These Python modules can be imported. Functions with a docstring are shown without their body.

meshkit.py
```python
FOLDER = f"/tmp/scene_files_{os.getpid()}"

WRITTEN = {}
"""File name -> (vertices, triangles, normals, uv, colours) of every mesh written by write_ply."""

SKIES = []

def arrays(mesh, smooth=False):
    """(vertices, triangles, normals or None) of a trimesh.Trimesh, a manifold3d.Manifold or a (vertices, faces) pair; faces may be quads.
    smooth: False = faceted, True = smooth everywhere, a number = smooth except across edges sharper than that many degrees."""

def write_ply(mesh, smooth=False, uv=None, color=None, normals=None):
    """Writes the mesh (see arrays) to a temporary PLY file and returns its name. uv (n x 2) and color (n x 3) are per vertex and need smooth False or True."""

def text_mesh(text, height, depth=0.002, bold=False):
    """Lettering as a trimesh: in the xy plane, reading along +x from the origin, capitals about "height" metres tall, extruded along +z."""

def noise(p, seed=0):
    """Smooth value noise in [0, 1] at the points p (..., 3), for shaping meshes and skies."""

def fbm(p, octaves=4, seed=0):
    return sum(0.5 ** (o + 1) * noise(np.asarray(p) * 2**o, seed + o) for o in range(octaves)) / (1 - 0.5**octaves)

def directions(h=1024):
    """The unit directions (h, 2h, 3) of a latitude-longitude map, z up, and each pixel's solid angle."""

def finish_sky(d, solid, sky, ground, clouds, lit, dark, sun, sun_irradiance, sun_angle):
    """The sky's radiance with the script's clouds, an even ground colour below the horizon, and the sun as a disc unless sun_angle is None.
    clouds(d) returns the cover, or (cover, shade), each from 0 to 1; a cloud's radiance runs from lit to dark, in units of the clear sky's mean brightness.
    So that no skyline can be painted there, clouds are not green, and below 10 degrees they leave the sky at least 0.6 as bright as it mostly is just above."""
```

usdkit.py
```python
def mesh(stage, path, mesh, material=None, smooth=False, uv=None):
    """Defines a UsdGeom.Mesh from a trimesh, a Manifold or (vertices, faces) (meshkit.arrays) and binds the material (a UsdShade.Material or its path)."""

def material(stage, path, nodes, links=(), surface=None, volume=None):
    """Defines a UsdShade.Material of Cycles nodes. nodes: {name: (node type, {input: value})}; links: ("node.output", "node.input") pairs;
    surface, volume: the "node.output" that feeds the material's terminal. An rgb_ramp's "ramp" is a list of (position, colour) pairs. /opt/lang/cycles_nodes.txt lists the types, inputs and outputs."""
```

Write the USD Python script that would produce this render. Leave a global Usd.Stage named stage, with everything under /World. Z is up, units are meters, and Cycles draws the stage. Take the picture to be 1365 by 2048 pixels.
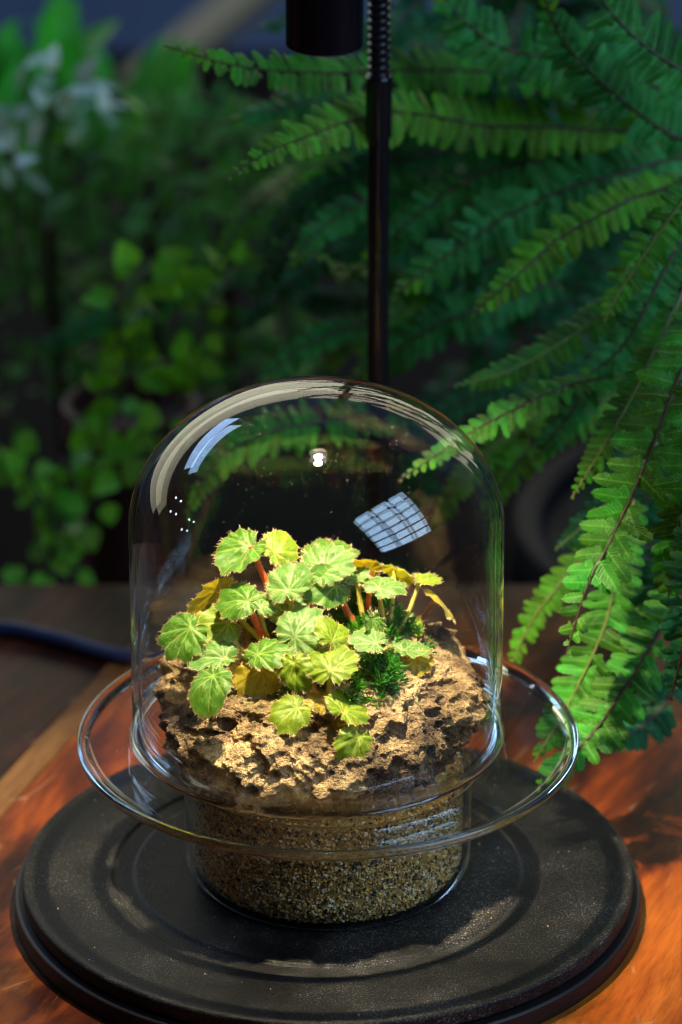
import math, random
import numpy as np
import trimesh
import usdkit, meshkit
from pxr import Usd, UsdGeom, UsdLux, UsdShade, Gf, Sdf, Vt
from scipy.spatial import cKDTree

random.seed(7)
RNG = np.random.default_rng(11)
stage = Usd.Stage.CreateInMemory()
UsdGeom.SetStageUpAxis(stage, 'Z')
UsdGeom.SetStageMetersPerUnit(stage, 1.0)
UsdGeom.Xform.Define(stage, '/World')
UsdGeom.Scope.Define(stage, '/World/Looks')

# ------------------------------------------------------------------ camera
PITCH, EL, DIST, FPX = .4272, .5021, 1.6698, 9500.0
EYE = np.array([.0046, -DIST * math.cos(EL), .014 + DIST * math.sin(EL)])
FWD = np.array([0, math.cos(PITCH), -math.sin(PITCH)])
RIGHT = np.array([1., 0, 0])
UP = np.cross(RIGHT, FWD)
cam = UsdGeom.Camera.Define(stage, '/World/camera')
m = Gf.Matrix4d(1)
for i, a in enumerate((RIGHT, UP, -FWD, EYE)):
    for j in range(3):
        m[i, j] = float(a[j])
cam.AddTransformOp().Set(m)
cam.CreateHorizontalApertureAttr(24.0)
cam.CreateVerticalApertureAttr(36.0)
cam.CreateFocalLengthAttr(FPX / 1365 * 24)
cam.CreateClippingRangeAttr(Gf.Vec2f(.05, 50))
cam.CreateFStopAttr(7.5)
cam.CreateFocusDistanceAttr(float((np.array([0, -.03, .09]) - EYE) @ FWD))
cam.CreateExposureAttr(0.0)


def P(px, py, Y):
    """The place in the world at depth Y (metres behind the turntable's axis) that the photograph shows at a pixel."""
    d = FWD + RIGHT * (px - 682.5) / FPX - UP * (py - 1024) / FPX
    return EYE + d * (Y - EYE[1]) / d[1]


# ------------------------------------------------------------------ light
AMBIENT, WINDOW, LAMP = 0.012, 9.3, 13800.0


def M(name, nodes, links=(), surface='p.BSDF', volume=None):
    return usdkit.material(stage, '/World/Looks/' + name, nodes, links, surface=surface, volume=volume)


sky_m = M('room_air', {'b': ('background_shader', {'color': (.55, .75, 1.0), 'strength': AMBIENT})}, surface='b.background')
dome_l = UsdLux.DomeLight.Define(stage, '/World/sky')
UsdShade.MaterialBindingAPI.Apply(dome_l.GetPrim()).Bind(sky_m)


def rect_light(name, pos, target, w, h, color, strength):
    l = UsdLux.RectLight.Define(stage, '/World/' + name)
    pos, target = np.array(pos, float), np.array(target, float)
    z = pos - target
    z /= np.linalg.norm(z)
    x = np.cross([0, 0, 1], z)
    x /= np.linalg.norm(x)
    y = np.cross(z, x)
    mm = Gf.Matrix4d(1)
    for i, a in enumerate((x, y, z, pos)):
        for j in range(3):
            mm[i, j] = float(a[j])
    l.AddTransformOp().Set(mm)
    l.CreateWidthAttr(w)
    l.CreateHeightAttr(h)
    l.CreateColorAttr(Gf.Vec3f(*color))
    l.CreateIntensityAttr(strength)
    return l


rect_light('window_light', (1.65, -.85, 1.65), (.1, .1, .2), 1.5, 1.4, (.44, .68, 1.0), WINDOW)
rect_light('left_window_light', (-.85, 1.10, .92), (-.1, .2, .05), .75, .16, (.38, .60, 1.0), 11.0)
rect_light('back_window_light', (-.75, 1.44, .42), (-.75, 0, .36), 3.6, .42, (1.0, .95, .66), 1.9)


# ------------------------------------------------------------------ helpers
USED = {}


def numbered(path):
    if path not in USED:
        USED[path] = 0
        return path
    USED[path] += 1
    return f'{path}_{USED[path]:03d}'


def obj(name, mesh, mat, parent=None, smooth=30, uv=None, **custom):
    path = numbered((str(parent.GetPath()) if parent else '/World') + '/' + name)
    p = usdkit.mesh(stage, path, mesh, mat, smooth=smooth).GetPrim()
    for k, v in custom.items():
        p.SetCustomDataByKey(k, v)
    return p


def thing(name, label, category, group=None, loc=(0, 0, 0), kind=None):
    x = UsdGeom.Xform.Define(stage, numbered('/World/' + name))
    if any(loc):
        x.AddTranslateOp().Set(Gf.Vec3d(*map(float, loc)))
    p = x.GetPrim()
    p.SetCustomDataByKey('label', label)
    p.SetCustomDataByKey('category', category)
    if group:
        p.SetCustomDataByKey('group', group)
    if kind:
        p.SetCustomDataByKey('kind', kind)
    return p


def xform(name, parent, **custom):
    p = UsdGeom.Xform.Define(stage, numbered(str(parent.GetPath()) + '/' + name)).GetPrim()
    for k, v in custom.items():
        p.SetCustomDataByKey(k, v)
    return p


def primvar(prim, name, values):
    pv = UsdGeom.PrimvarsAPI(prim).CreatePrimvar(name, Sdf.ValueTypeNames.Color3fArray, 'vertex')
    pv.Set(Vt.Vec3fArray.FromNumpy(np.asarray(values, np.float32)))


def catmull(pts, n):
    p = np.asarray(pts, float)
    if len(p) == 2:
        return p[0] + np.linspace(0, 1, n)[:, None] * (p[1] - p[0])
    q = np.vstack([2 * p[0] - p[1], p, 2 * p[-1] - p[-2]])
    t = np.linspace(0, len(p) - 1 - 1e-9, n)
    i = t.astype(int)
    s = (t - i)[:, None]
    a, b, c, d = q[i], q[i + 1], q[i + 2], q[i + 3]
    out = .5 * (2 * b + (c - a) * s + (2 * a - 5 * b + 4 * c - d) * s ** 2 + (3 * b - a - 3 * c + d) * s ** 3)
    # even spacing
    L = np.r_[0, np.cumsum(np.linalg.norm(np.diff(out, axis=0), axis=1))]
    u = np.linspace(0, L[-1], n)
    return np.stack([np.interp(u, L, out[:, k]) for k in range(3)], 1)


def tube(path, radius, sides=8, cap=True):
    p = np.asarray(path, float)
    n = len(p)
    r = np.broadcast_to(np.asarray(radius, float), (n,))
    t = np.gradient(p, axis=0)
    t /= np.maximum(np.linalg.norm(t, axis=1, keepdims=True), 1e-12)
    ref = np.array([0.31, .87, .38])
    a = np.cross(t, ref)
    a /= np.maximum(np.linalg.norm(a, axis=1, keepdims=True), 1e-9)
    b = np.cross(t, a)
    ang = np.arange(sides) / sides * 2 * np.pi
    v = (p[:, None] + r[:, None, None] * (a[:, None] * np.cos(ang)[None, :, None] + b[:, None] * np.sin(ang)[None, :, None])).reshape(-1, 3)
    f = []
    for i in range(n - 1):
        for k in range(sides):
            k2 = (k + 1) % sides
            f += [[i * sides + k, i * sides + k2, (i + 1) * sides + k2], [i * sides + k, (i + 1) * sides + k2, (i + 1) * sides + k]]
    v = list(v)
    if cap:
        v += [p[0], p[-1]]
        c0, c1 = n * sides, n * sides + 1
        for k in range(sides):
            k2 = (k + 1) % sides
            f += [[c0, k2, k], [c1, (n - 1) * sides + k, (n - 1) * sides + k2]]
    return np.array(v), np.array(f)


TONE = np.random.default_rng(99)


def toned(prim, ms):
    """Gives every piece of a joined mesh a tone of its own."""
    out = []
    for a, _ in ms:
        n = len(a) // 3
        c = np.zeros((len(a), 3))
        c[:, 0] = TONE.uniform()
        if n > 4:        # a leaf of three rows: edge, midrib, edge
            c[:n, 1] = c[2 * n:3 * n, 1] = 1
            c[:3 * n, 2] = np.tile(np.linspace(0, 1, n), 3)
        else:
            c[:, 1] = .5
        out.append(c)
    primvar(prim, 'tone', np.vstack(out))
    return prim


def join(ms):
    v, f, n = [], [], 0
    for a, b in ms:
        v.append(a)
        f.append(np.asarray(b) + n)
        n += len(a)
    return np.vstack(v), np.vstack(f)


def revolve(profile, sections=160, closed=False, center=(0, 0, 0)):
    """A turned body: profile is (radius, z) from bottom outside round to ..., closed if its end meets its start."""
    pr = np.asarray(profile, float)
    n = len(pr)
    ang = np.arange(sections) / sections * 2 * np.pi
    v = np.stack([pr[:, None, 0] * np.cos(ang), pr[:, None, 0] * np.sin(ang), np.broadcast_to(pr[:, None, 1], (n, sections))], -1).reshape(-1, 3) + np.asarray(center)
    f = []
    rng = range(n if closed else n - 1)
    k = np.arange(sections)
    k2 = (k + 1) % sections
    for i in rng:
        j = (i + 1) % n
        f.append(np.stack([i * sections + k, i * sections + k2, j * sections + k2], 1))
        f.append(np.stack([i * sections + k, j * sections + k2, j * sections + k], 1))
    f = np.vstack(f)
    mm = trimesh.Trimesh(v, f, process=False)
    mm.merge_vertices(digits_vertex=8)
    mm.update_faces(mm.nondegenerate_faces())
    return np.array(mm.vertices), np.array(mm.faces)


def rounded(pts, radii, seg=6):
    """A polyline with its corners rounded."""
    out = [np.array(pts[0], float)]
    for i in range(1, len(pts) - 1):
        a, b, c = (np.array(pts[i + k], float) for k in (-1, 0, 1))
        r = radii[i] if np.ndim(radii) else radii
        u, w = a - b, c - b
        r1 = min(r, .45 * np.linalg.norm(u), .45 * np.linalg.norm(w))
        u, w = b + u / np.linalg.norm(u) * r1, b + w / np.linalg.norm(w) * r1
        for t in np.linspace(0, 1, seg):
            out.append((1 - t) ** 2 * u + 2 * t * (1 - t) * b + t * t * w)
    out.append(np.array(pts[-1], float))
    return np.array(out)


def box(lo, hi):
    b = trimesh.creation.box(bounds=[lo, hi])
    return np.array(b.vertices), np.array(b.faces)


# ------------------------------------------------------------------ materials
def glass_material(name, tint=(.985, .992, .988), lo=.76, hi=.97):
    return M(name, {
        'lw': ('layer_weight', {'blend': .5}),
        'pw': ('math', {'math_type': 'power', 'value2': 5.0}),
        'fr': ('math', {'math_type': 'multiply_add', 'value2': .95, 'value3': .045}),
        'mr': ('map_range', {'range_type': 'smoothstep', 'from_min': lo, 'from_max': hi, 'clamp': True}),
        'at': ('attribute', {'attribute': 'thick'}), 'sa': ('separate_color', {}), 'mx': ('math', {'math_type': 'maximum'}),
        'tc': ('texture_coordinate', {}),
        'wv': ('noise_texture', {'scale': 22.0, 'detail': 1.0}),
        'bp': ('bump', {'strength': .18, 'distance': .004}),
        'tr': ('transparent_bsdf', {'color': tint}),
        'gl': ('glossy_bsdf', {'roughness': .012}),
        'gg': ('glass_bsdf', {'roughness': 0.0, 'IOR': 1.54, 'color': (.97, .99, .98)}),
        'dv': ('voronoi_texture', {'scale': 420.0, 'feature': 'f1'}), 'dn': ('noise_texture', {'scale': 60.0, 'detail': 2.0}),
        'dm': ('map_range', {'from_min': .10, 'from_max': .05, 'to_max': 1.0, 'clamp': True}), 'dr': ('map_range', {'from_min': .52, 'from_max': .70, 'to_max': .28, 'clamp': True}),
        'dx': ('math', {'math_type': 'multiply', 'use_clamp': True}), 'dd': ('diffuse_bsdf', {'color': (.75, .73, .68)}), 'dc': ('mix_closure', {}),
        'a': ('mix_closure', {}), 'b': ('mix_closure', {})},
        [('tc.object', 'dv.vector'), ('tc.object', 'dn.vector'), ('dv.distance', 'dm.value'), ('dn.fac', 'dr.value'), ('dm.result', 'dx.value1'), ('dr.result', 'dx.value2'),
         ('dx.value', 'dc.fac'), ('b.closure', 'dc.closure1'), ('dd.BSDF', 'dc.closure2'), ('lw.facing', 'pw.value1'), ('pw.value', 'fr.value1'), ('lw.facing', 'mr.value'),
         ('tc.object', 'wv.vector'), ('wv.fac', 'bp.height'), ('bp.normal', 'gl.normal'),
         ('fr.value', 'a.fac'), ('tr.BSDF', 'a.closure1'), ('gl.BSDF', 'a.closure2'),
         ('at.color', 'sa.color'), ('sa.r', 'mx.value1'), ('mr.result', 'mx.value2'), ('mx.value', 'b.fac'), ('a.closure', 'b.closure1'), ('gg.BSDF', 'b.closure2')], surface='dc.closure')


glass_dome_m = glass_material('dome_glass')
glass_dish_m = glass_material('dish_glass', (.97, .985, .98), .80, .97)

GRAIN = -math.atan2(.346, .938)


def wood_material(name, stops, seed):
  return M(name, {
    'tc': ('texture_coordinate', {}),
    'mp': ('mapping', {'rotation': (0, 0, -GRAIN), 'location': (seed, seed * .7, 0)}),
    'm1': ('mapping', {'scale': (30, 5.5, 3)}), 'm2': ('mapping', {'scale': (300, 30, 12)}), 'm3': ('mapping', {'scale': (16, 6, 2), 'location': (3.7, 1.3, 0)}),
    'n1': ('noise_texture', {'scale': 1.0, 'detail': 6, 'roughness': .6, 'distortion': .7}),
    'n2': ('noise_texture', {'scale': 1.0, 'detail': 4, 'roughness': .7}),
    'n3': ('noise_texture', {'scale': 1.0, 'detail': 5, 'roughness': .6, 'distortion': .5}),
    'r1': ('rgb_ramp', {'ramp': stops}),
    'r2': ('rgb_ramp', {'ramp': [(.30, (.42, .34, .32)), (.62, (1, 1, 1))]}),
    'r3': ('rgb_ramp', {'ramp': [(.42, (.07, .045, .04)), (.54, (1, 1, 1))]}),
    'x1': ('mix', {'mix_type': 'multiply', 'fac': .8}), 'x2': ('mix', {'mix_type': 'multiply', 'fac': .85}),
    'ms': ('mapping', {'scale': (60, 60, 60), 'rotation': (0, 0, .5)}),
    'vo': ('voronoi_texture', {'feature': 'distance_to_edge', 'scale': .55, 'randomness': 1}),
    'sm': ('mapping', {'scale': (1.0, .25, 1), 'rotation': (0, 0, .9)}),
    'rs': ('rgb_ramp', {'ramp': [(0.0, (1, 1, 1)), (.011, (0, 0, 0))]}),
    'xs': ('mix', {'mix_type': 'mix', 'color2': (.55, .36, .20)}),
    'sn': ('noise_texture', {'scale': 40, 'detail': 2}),
    'sr': ('rgb_ramp', {'ramp': [(.52, (0, 0, 0)), (.68, (.55, .55, .55))]}),
    'sx': ('mix', {'mix_type': 'multiply', 'fac': 1.0}),
    'sb': ('rgb_to_bw', {}),
    'bp': ('bump', {'strength': .16, 'distance': .0006}),
    'rr': ('map_range', {'from_min': .3, 'from_max': .7, 'to_min': .28, 'to_max': .5}),
    'p': ('principled_bsdf', {'specular_ior_level': .14})},
    [('tc.object', 'mp.vector'), ('mp.vector', 'm1.vector'), ('mp.vector', 'm2.vector'), ('mp.vector', 'm3.vector'),
     ('m1.vector', 'n1.vector'), ('m2.vector', 'n2.vector'), ('m3.vector', 'n3.vector'),
     ('n1.fac', 'r1.fac'), ('n2.fac', 'r2.fac'), ('n3.fac', 'r3.fac'),
     ('r1.color', 'x1.color1'), ('r2.color', 'x1.color2'), ('x1.color', 'x2.color1'), ('r3.color', 'x2.color2'),
     ('tc.object', 'ms.vector'), ('ms.vector', 'sm.vector'), ('sm.vector', 'vo.vector'), ('vo.distance', 'rs.fac'),
     ('tc.object', 'sn.vector'), ('sn.fac', 'sr.fac'), ('rs.color', 'sx.color1'), ('sr.color', 'sx.color2'), ('sx.color', 'sb.color'),
     ('x2.color', 'xs.color1'), ('sb.val', 'xs.fac'), ('xs.color', 'p.base_color'),
     ('n2.fac', 'bp.height'), ('bp.normal', 'p.normal'), ('n3.fac', 'rr.value'), ('rr.result', 'p.roughness')])

wood_orange = wood_material('old_wood', [(.32, (.022, .005, .002)), (.43, (.12, .022, .003)), (.52, (.28, .062, .006)), (.62, (.40, .115, .012)), (.74, (.44, .20, .045))], 0.0)
wood_dark = wood_material('dark_red_wood', [(.32, (.010, .003, .002)), (.46, (.040, .008, .004)), (.58, (.085, .018, .006)), (.74, (.15, .040, .010))], 1.3)
wood_tan = wood_material('pale_sapwood', [(.32, (.10, .04, .012)), (.46, (.26, .13, .04)), (.58, (.36, .20, .07)), (.74, (.44, .27, .11))], 2.1)

disc_m = M('black_lacquer', {
    'tc': ('texture_coordinate', {}),
    'n': ('noise_texture', {'scale': 1600, 'detail': 2, 'roughness': .7}),
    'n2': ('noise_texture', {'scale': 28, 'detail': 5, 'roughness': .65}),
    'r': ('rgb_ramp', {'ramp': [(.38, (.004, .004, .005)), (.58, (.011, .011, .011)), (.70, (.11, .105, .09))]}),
    'r2': ('rgb_ramp', {'ramp': [(.42, (.30, .30, .34)), (.54, (.95, .95, .98)), (.66, (2.3, 2.25, 2.2))]}),  # mottling puts dappled light through the glass into the colour
    'x': ('mix', {'mix_type': 'multiply', 'fac': 1.0, 'use_clamp': False}),
    'rr': ('map_range', {'from_min': .3, 'from_max': .7, 'to_min': .40, 'to_max': .6}),
    'bp': ('bump', {'strength': .45, 'distance': .0004}),
    'p': ('principled_bsdf', {'specular_ior_level': .16})},
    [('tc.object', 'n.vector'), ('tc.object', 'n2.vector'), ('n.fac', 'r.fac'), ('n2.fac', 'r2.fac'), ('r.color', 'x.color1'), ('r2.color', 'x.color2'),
     ('x.color', 'p.base_color'), ('n2.fac', 'rr.value'), ('rr.result', 'p.roughness'), ('n.fac', 'bp.height'), ('bp.normal', 'p.normal')])
disc_base_m = M('black_base', {'p': ('principled_bsdf', {'base_color': (.008, .006, .007), 'roughness': .5, 'specular_ior_level': .3})})

rock_m = M('tufa', {
    'tc': ('texture_coordinate', {}),
    'n1': ('noise_texture', {'scale': 70, 'detail': 8, 'roughness': .68}),
    'n2': ('noise_texture', {'scale': 24, 'detail': 5, 'roughness': .6, 'distortion': .6}),
    'n3': ('noise_texture', {'scale': 900, 'detail': 4, 'roughness': .75}),
    'v': ('voronoi_texture', {'scale': 520, 'feature': 'f1', 'detail': 2}),
    'at': ('attribute', {'attribute': 'pit'}),
    'sp': ('separate_color', {}),
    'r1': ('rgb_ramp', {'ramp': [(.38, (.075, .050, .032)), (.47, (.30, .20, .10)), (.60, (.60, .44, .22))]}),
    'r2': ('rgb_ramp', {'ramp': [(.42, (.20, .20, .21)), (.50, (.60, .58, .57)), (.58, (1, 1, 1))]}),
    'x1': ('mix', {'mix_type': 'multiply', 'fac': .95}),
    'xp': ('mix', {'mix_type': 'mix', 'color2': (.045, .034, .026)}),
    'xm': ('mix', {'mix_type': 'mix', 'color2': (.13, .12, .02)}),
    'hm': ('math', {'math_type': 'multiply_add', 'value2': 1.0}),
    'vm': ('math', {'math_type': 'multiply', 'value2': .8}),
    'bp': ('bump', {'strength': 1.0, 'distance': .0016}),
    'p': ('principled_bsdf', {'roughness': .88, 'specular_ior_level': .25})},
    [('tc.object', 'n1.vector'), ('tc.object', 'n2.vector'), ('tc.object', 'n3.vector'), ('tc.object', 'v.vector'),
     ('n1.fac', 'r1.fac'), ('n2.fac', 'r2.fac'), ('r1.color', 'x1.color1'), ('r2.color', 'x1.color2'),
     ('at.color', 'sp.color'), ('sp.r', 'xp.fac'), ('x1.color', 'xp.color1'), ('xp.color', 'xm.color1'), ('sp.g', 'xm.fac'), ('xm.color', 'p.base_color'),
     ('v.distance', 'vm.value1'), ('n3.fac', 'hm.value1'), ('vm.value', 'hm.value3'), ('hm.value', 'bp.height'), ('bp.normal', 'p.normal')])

def plain(name, color, rough=.5, **kw):
    return M(name, {'tc': ('texture_coordinate', {}), 'n': ('noise_texture', {'scale': 300, 'detail': 3}), 'r': ('map_range', {'to_min': .8, 'to_max': 1.2}),
                    'h': ('hsv', {'color': color}), 'p': ('principled_bsdf', {'roughness': rough, **kw})},
             [('tc.object', 'n.vector'), ('n.fac', 'r.value'), ('r.result', 'h.value'), ('h.color', 'p.base_color')])


def grain_material(name, stops, rough):
    return M(name, {'g': ('attribute', {'attribute': 'tone'}), 's': ('separate_color', {}), 'r': ('rgb_ramp', {'ramp': stops}), 'p': ('principled_bsdf', {'roughness': rough})},
             [('g.color', 's.color'), ('s.r', 'r.fac'), ('r.color', 'p.base_color')])


sand_m = grain_material('sand_grain', [(0, (.02, .016, .012)), (.12, (.04, .028, .016)), (.22, (.16, .09, .025)), (.34, (.45, .22, .05)), (.65, (.86, .47, .10)), (.82, (.88, .60, .20)), (.94, (.85, .74, .52)), (1, (.95, .88, .75))], .65)
sand_base_m = plain('sand_bed', (.46, .25, .06), .9)


def leaf_material(name, deep, light, vein, edge, under, trans=.35, vein_k=.62):
    """A thin leaf: colour from the mesh's vein / margin / tone masks, a paler or golden underside, light coming through."""
    return M(name, {
        'at': ('attribute', {'attribute': 'leaf_mask'}), 's': ('separate_color', {}),
        'tc': ('texture_coordinate', {}), 'n': ('noise_texture', {'scale': 420, 'detail': 4, 'roughness': .65}),
        'nr': ('map_range', {'from_min': .25, 'from_max': .75, 'to_min': -.25, 'to_max': .25}),
        'ad': ('math', {'math_type': 'add', 'use_clamp': True}),
        'nb': ('noise_texture', {'scale': 210, 'detail': 3, 'roughness': .6}), 'br': ('map_range', {'from_min': .62, 'from_max': .72, 'to_max': .55, 'clamp': True}), 'cb': ('mix', {'mix_type': 'mix', 'color2': edge}),
        'c1': ('mix', {'mix_type': 'mix', 'color1': deep, 'color2': light}),
        'vk': ('math', {'math_type': 'multiply', 'value2': vein_k}),
        'c2': ('mix', {'mix_type': 'mix', 'color2': vein}),
        'ek': ('math', {'math_type': 'multiply', 'value2': .45}),
        'c3': ('mix', {'mix_type': 'mix', 'color2': edge}),
        'g': ('geometry', {}),
        'u': ('mix', {'mix_type': 'mix', 'fac': .72, 'color2': under}),
        'c4': ('mix', {'mix_type': 'mix'}),
        'tcol': ('mix', {'mix_type': 'multiply', 'fac': 1.0, 'color2': (1.0, 1.0, .25)}),
        'bp': ('bump', {'strength': .4, 'distance': .0006}),
        'p': ('principled_bsdf', {'roughness': .5, 'specular_ior_level': .35, 'sheen_weight': .10, 'sheen_roughness': .4}),
        't': ('translucent_bsdf', {}), 'o': ('mix_closure', {'fac': trans})},
        [('at.color', 's.color'), ('tc.object', 'n.vector'), ('n.fac', 'nr.value'), ('s.b', 'ad.value1'), ('nr.result', 'ad.value2'), ('ad.value', 'c1.fac'),
         ('s.r', 'vk.value1'), ('vk.value', 'c2.fac'), ('c1.color', 'c2.color1'), ('s.g', 'ek.value1'), ('ek.value', 'c3.fac'), ('c2.color', 'c3.color1'),
         ('tc.object', 'nb.vector'), ('nb.fac', 'br.value'), ('br.result', 'cb.fac'), ('c3.color', 'cb.color1'), ('g.backfacing', 'c4.fac'), ('cb.color', 'c4.color1'), ('cb.color', 'u.color1'), ('u.color', 'c4.color2'), ('c4.color', 'p.base_color'),
         ('c4.color', 'tcol.color1'), ('tcol.color', 't.color'),
         ('n.fac', 'bp.height'), ('bp.normal', 'p.normal'), ('p.BSDF', 'o.closure1'), ('t.BSDF', 'o.closure2')], surface='o.closure')


LM = {
    'green': leaf_material('leaf_green', (.030, .12, .004), (.085, .21, .006), (.30, .44, .09), (.30, .16, .08), (.42, .36, .07)),
    'silver': leaf_material('leaf_silver', (.06, .17, .022), (.13, .26, .05), (.40, .52, .22), (.34, .22, .14), (.45, .42, .10)),
    'yellow': leaf_material('leaf_yellow_green', (.08, .17, .003), (.20, .30, .006), (.40, .48, .06), (.42, .22, .06), (.52, .46, .05)),
    'golden': leaf_material('leaf_golden', (.24, .18, .010), (.38, .32, .018), (.48, .42, .06), (.40, .20, .05), (.46, .34, .04)),
    'dark': leaf_material('leaf_deep_green', (.06, .17, .03), (.12, .27, .06), (.35, .48, .2), (.2, .14, .06), (.3, .3, .06)),
}


def simple_leaf(name, dark, light, rough=.42, trans=.25, scale=60, spec=.4, rib=.5, brown=.5):
    """A plain leaf: tone r varies the leaves, g runs from midrib to edge, b from stalk to tip (side veins, pale midrib, dry edges)."""
    return M(name, {
        'tc': ('texture_coordinate', {}), 'n': ('noise_texture', {'scale': scale, 'detail': 3}),
        'n2': ('noise_texture', {'scale': 900, 'detail': 3}), 'n3': ('noise_texture', {'scale': 130, 'detail': 4, 'roughness': .7}),
        'rnd': ('attribute', {'attribute': 'tone'}), 'sp': ('separate_color', {}),
        'r': ('rgb_ramp', {'ramp': [(.3, dark), (.7, light)]}),
        'h': ('hsv', {}), 'hv': ('map_range', {'to_min': .6, 'to_max': 1.4}), 'hh': ('map_range', {'to_min': .485, 'to_max': .515}),
        'rm': ('map_range', {'range_type': 'smoothstep', 'from_min': .0, 'from_max': .16, 'to_min': rib, 'to_max': 0.0, 'clamp': True}),
        'c1': ('mix', {'mix_type': 'mix', 'color2': tuple(min(1, 1.7 * c + .05) for c in light)}),
        'em': ('map_range', {'range_type': 'smoothstep', 'from_min': .72, 'from_max': 1.0, 'to_max': 1.0, 'clamp': True}),
        'bm': ('map_range', {'range_type': 'smoothstep', 'from_min': .56, 'from_max': .70, 'to_max': brown * 2, 'clamp': True}),
        'bx': ('math', {'math_type': 'multiply', 'use_clamp': True}),
        'c2': ('mix', {'mix_type': 'mix', 'color2': (.20, .11, .02)}),
        'w1': ('math', {'math_type': 'multiply', 'value2': 70.0}), 'w2': ('math', {'math_type': 'multiply_add', 'value2': -11.0}), 'w3': ('math', {'math_type': 'sine'}),
        'w4': ('math', {'math_type': 'multiply_add', 'value2': .22}),
        'tcol': ('mix', {'mix_type': 'multiply', 'fac': 1.0, 'color2': (1.0, 1.0, .45)}),
        'bp': ('bump', {'strength': .55, 'distance': .0007}),
        'p': ('principled_bsdf', {'roughness': rough, 'specular_ior_level': spec}), 't': ('translucent_bsdf', {}), 'o': ('mix_closure', {'fac': trans})},
        [('tc.object', 'n.vector'), ('tc.object', 'n2.vector'), ('tc.object', 'n3.vector'), ('n.fac', 'r.fac'), ('r.color', 'h.color'),
         ('rnd.color', 'sp.color'), ('sp.r', 'hv.value'), ('sp.r', 'hh.value'), ('hv.result', 'h.value'), ('hh.result', 'h.hue'),
         ('sp.g', 'rm.value'), ('rm.result', 'c1.fac'), ('h.color', 'c1.color1'),
         ('sp.g', 'em.value'), ('n3.fac', 'bm.value'), ('em.result', 'bx.value1'), ('bm.result', 'bx.value2'), ('bx.value', 'c2.fac'), ('c1.color', 'c2.color1'),
         ('sp.b', 'w1.value1'), ('sp.g', 'w2.value1'), ('w1.value', 'w2.value3'), ('w2.value', 'w3.value1'), ('w3.value', 'w4.value1'), ('n2.fac', 'w4.value3'),
         ('c2.color', 'p.base_color'), ('c2.color', 'tcol.color1'), ('tcol.color', 't.color'), ('w4.value', 'bp.height'), ('bp.normal', 'p.normal'),
         ('p.BSDF', 'o.closure1'), ('t.BSDF', 'o.closure2')], surface='o.closure')


fern_m = simple_leaf('fern_green', (.012, .14, .026), (.034, .25, .042), spec=.25)
fern_near_m = simple_leaf('fern_warm_lit_green', (.022, .15, .010), (.066, .265, .018), spec=.25)  # warmer copy of the fern green, near light put into its colour
fern_young_lit_m = simple_leaf('fern_young_lit_green', (.05, .22, .010), (.11, .32, .016), trans=.3, spec=.25)  # young green; on dim fronds it also carries light put into the colour
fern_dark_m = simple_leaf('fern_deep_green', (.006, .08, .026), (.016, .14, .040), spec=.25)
moss_m = simple_leaf('moss_green', (.012, .10, .003), (.05, .24, .006), rough=.4, trans=.3, scale=120, rib=0, brown=0)
vine_m = simple_leaf('vine_leaf_green', (.09, .42, .014), (.24, .60, .04))
broad_m = simple_leaf('broad_leaf_green', (.03, .27, .010), (.07, .44, .02), scale=20)
varieg_m = simple_leaf('variegated_leaf', (.12, .36, .16), (.75, .84, .85), scale=34)
bushy_m = simple_leaf('bushy_leaf_green', (.015, .14, .022), (.11, .32, .03), scale=30)


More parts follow.
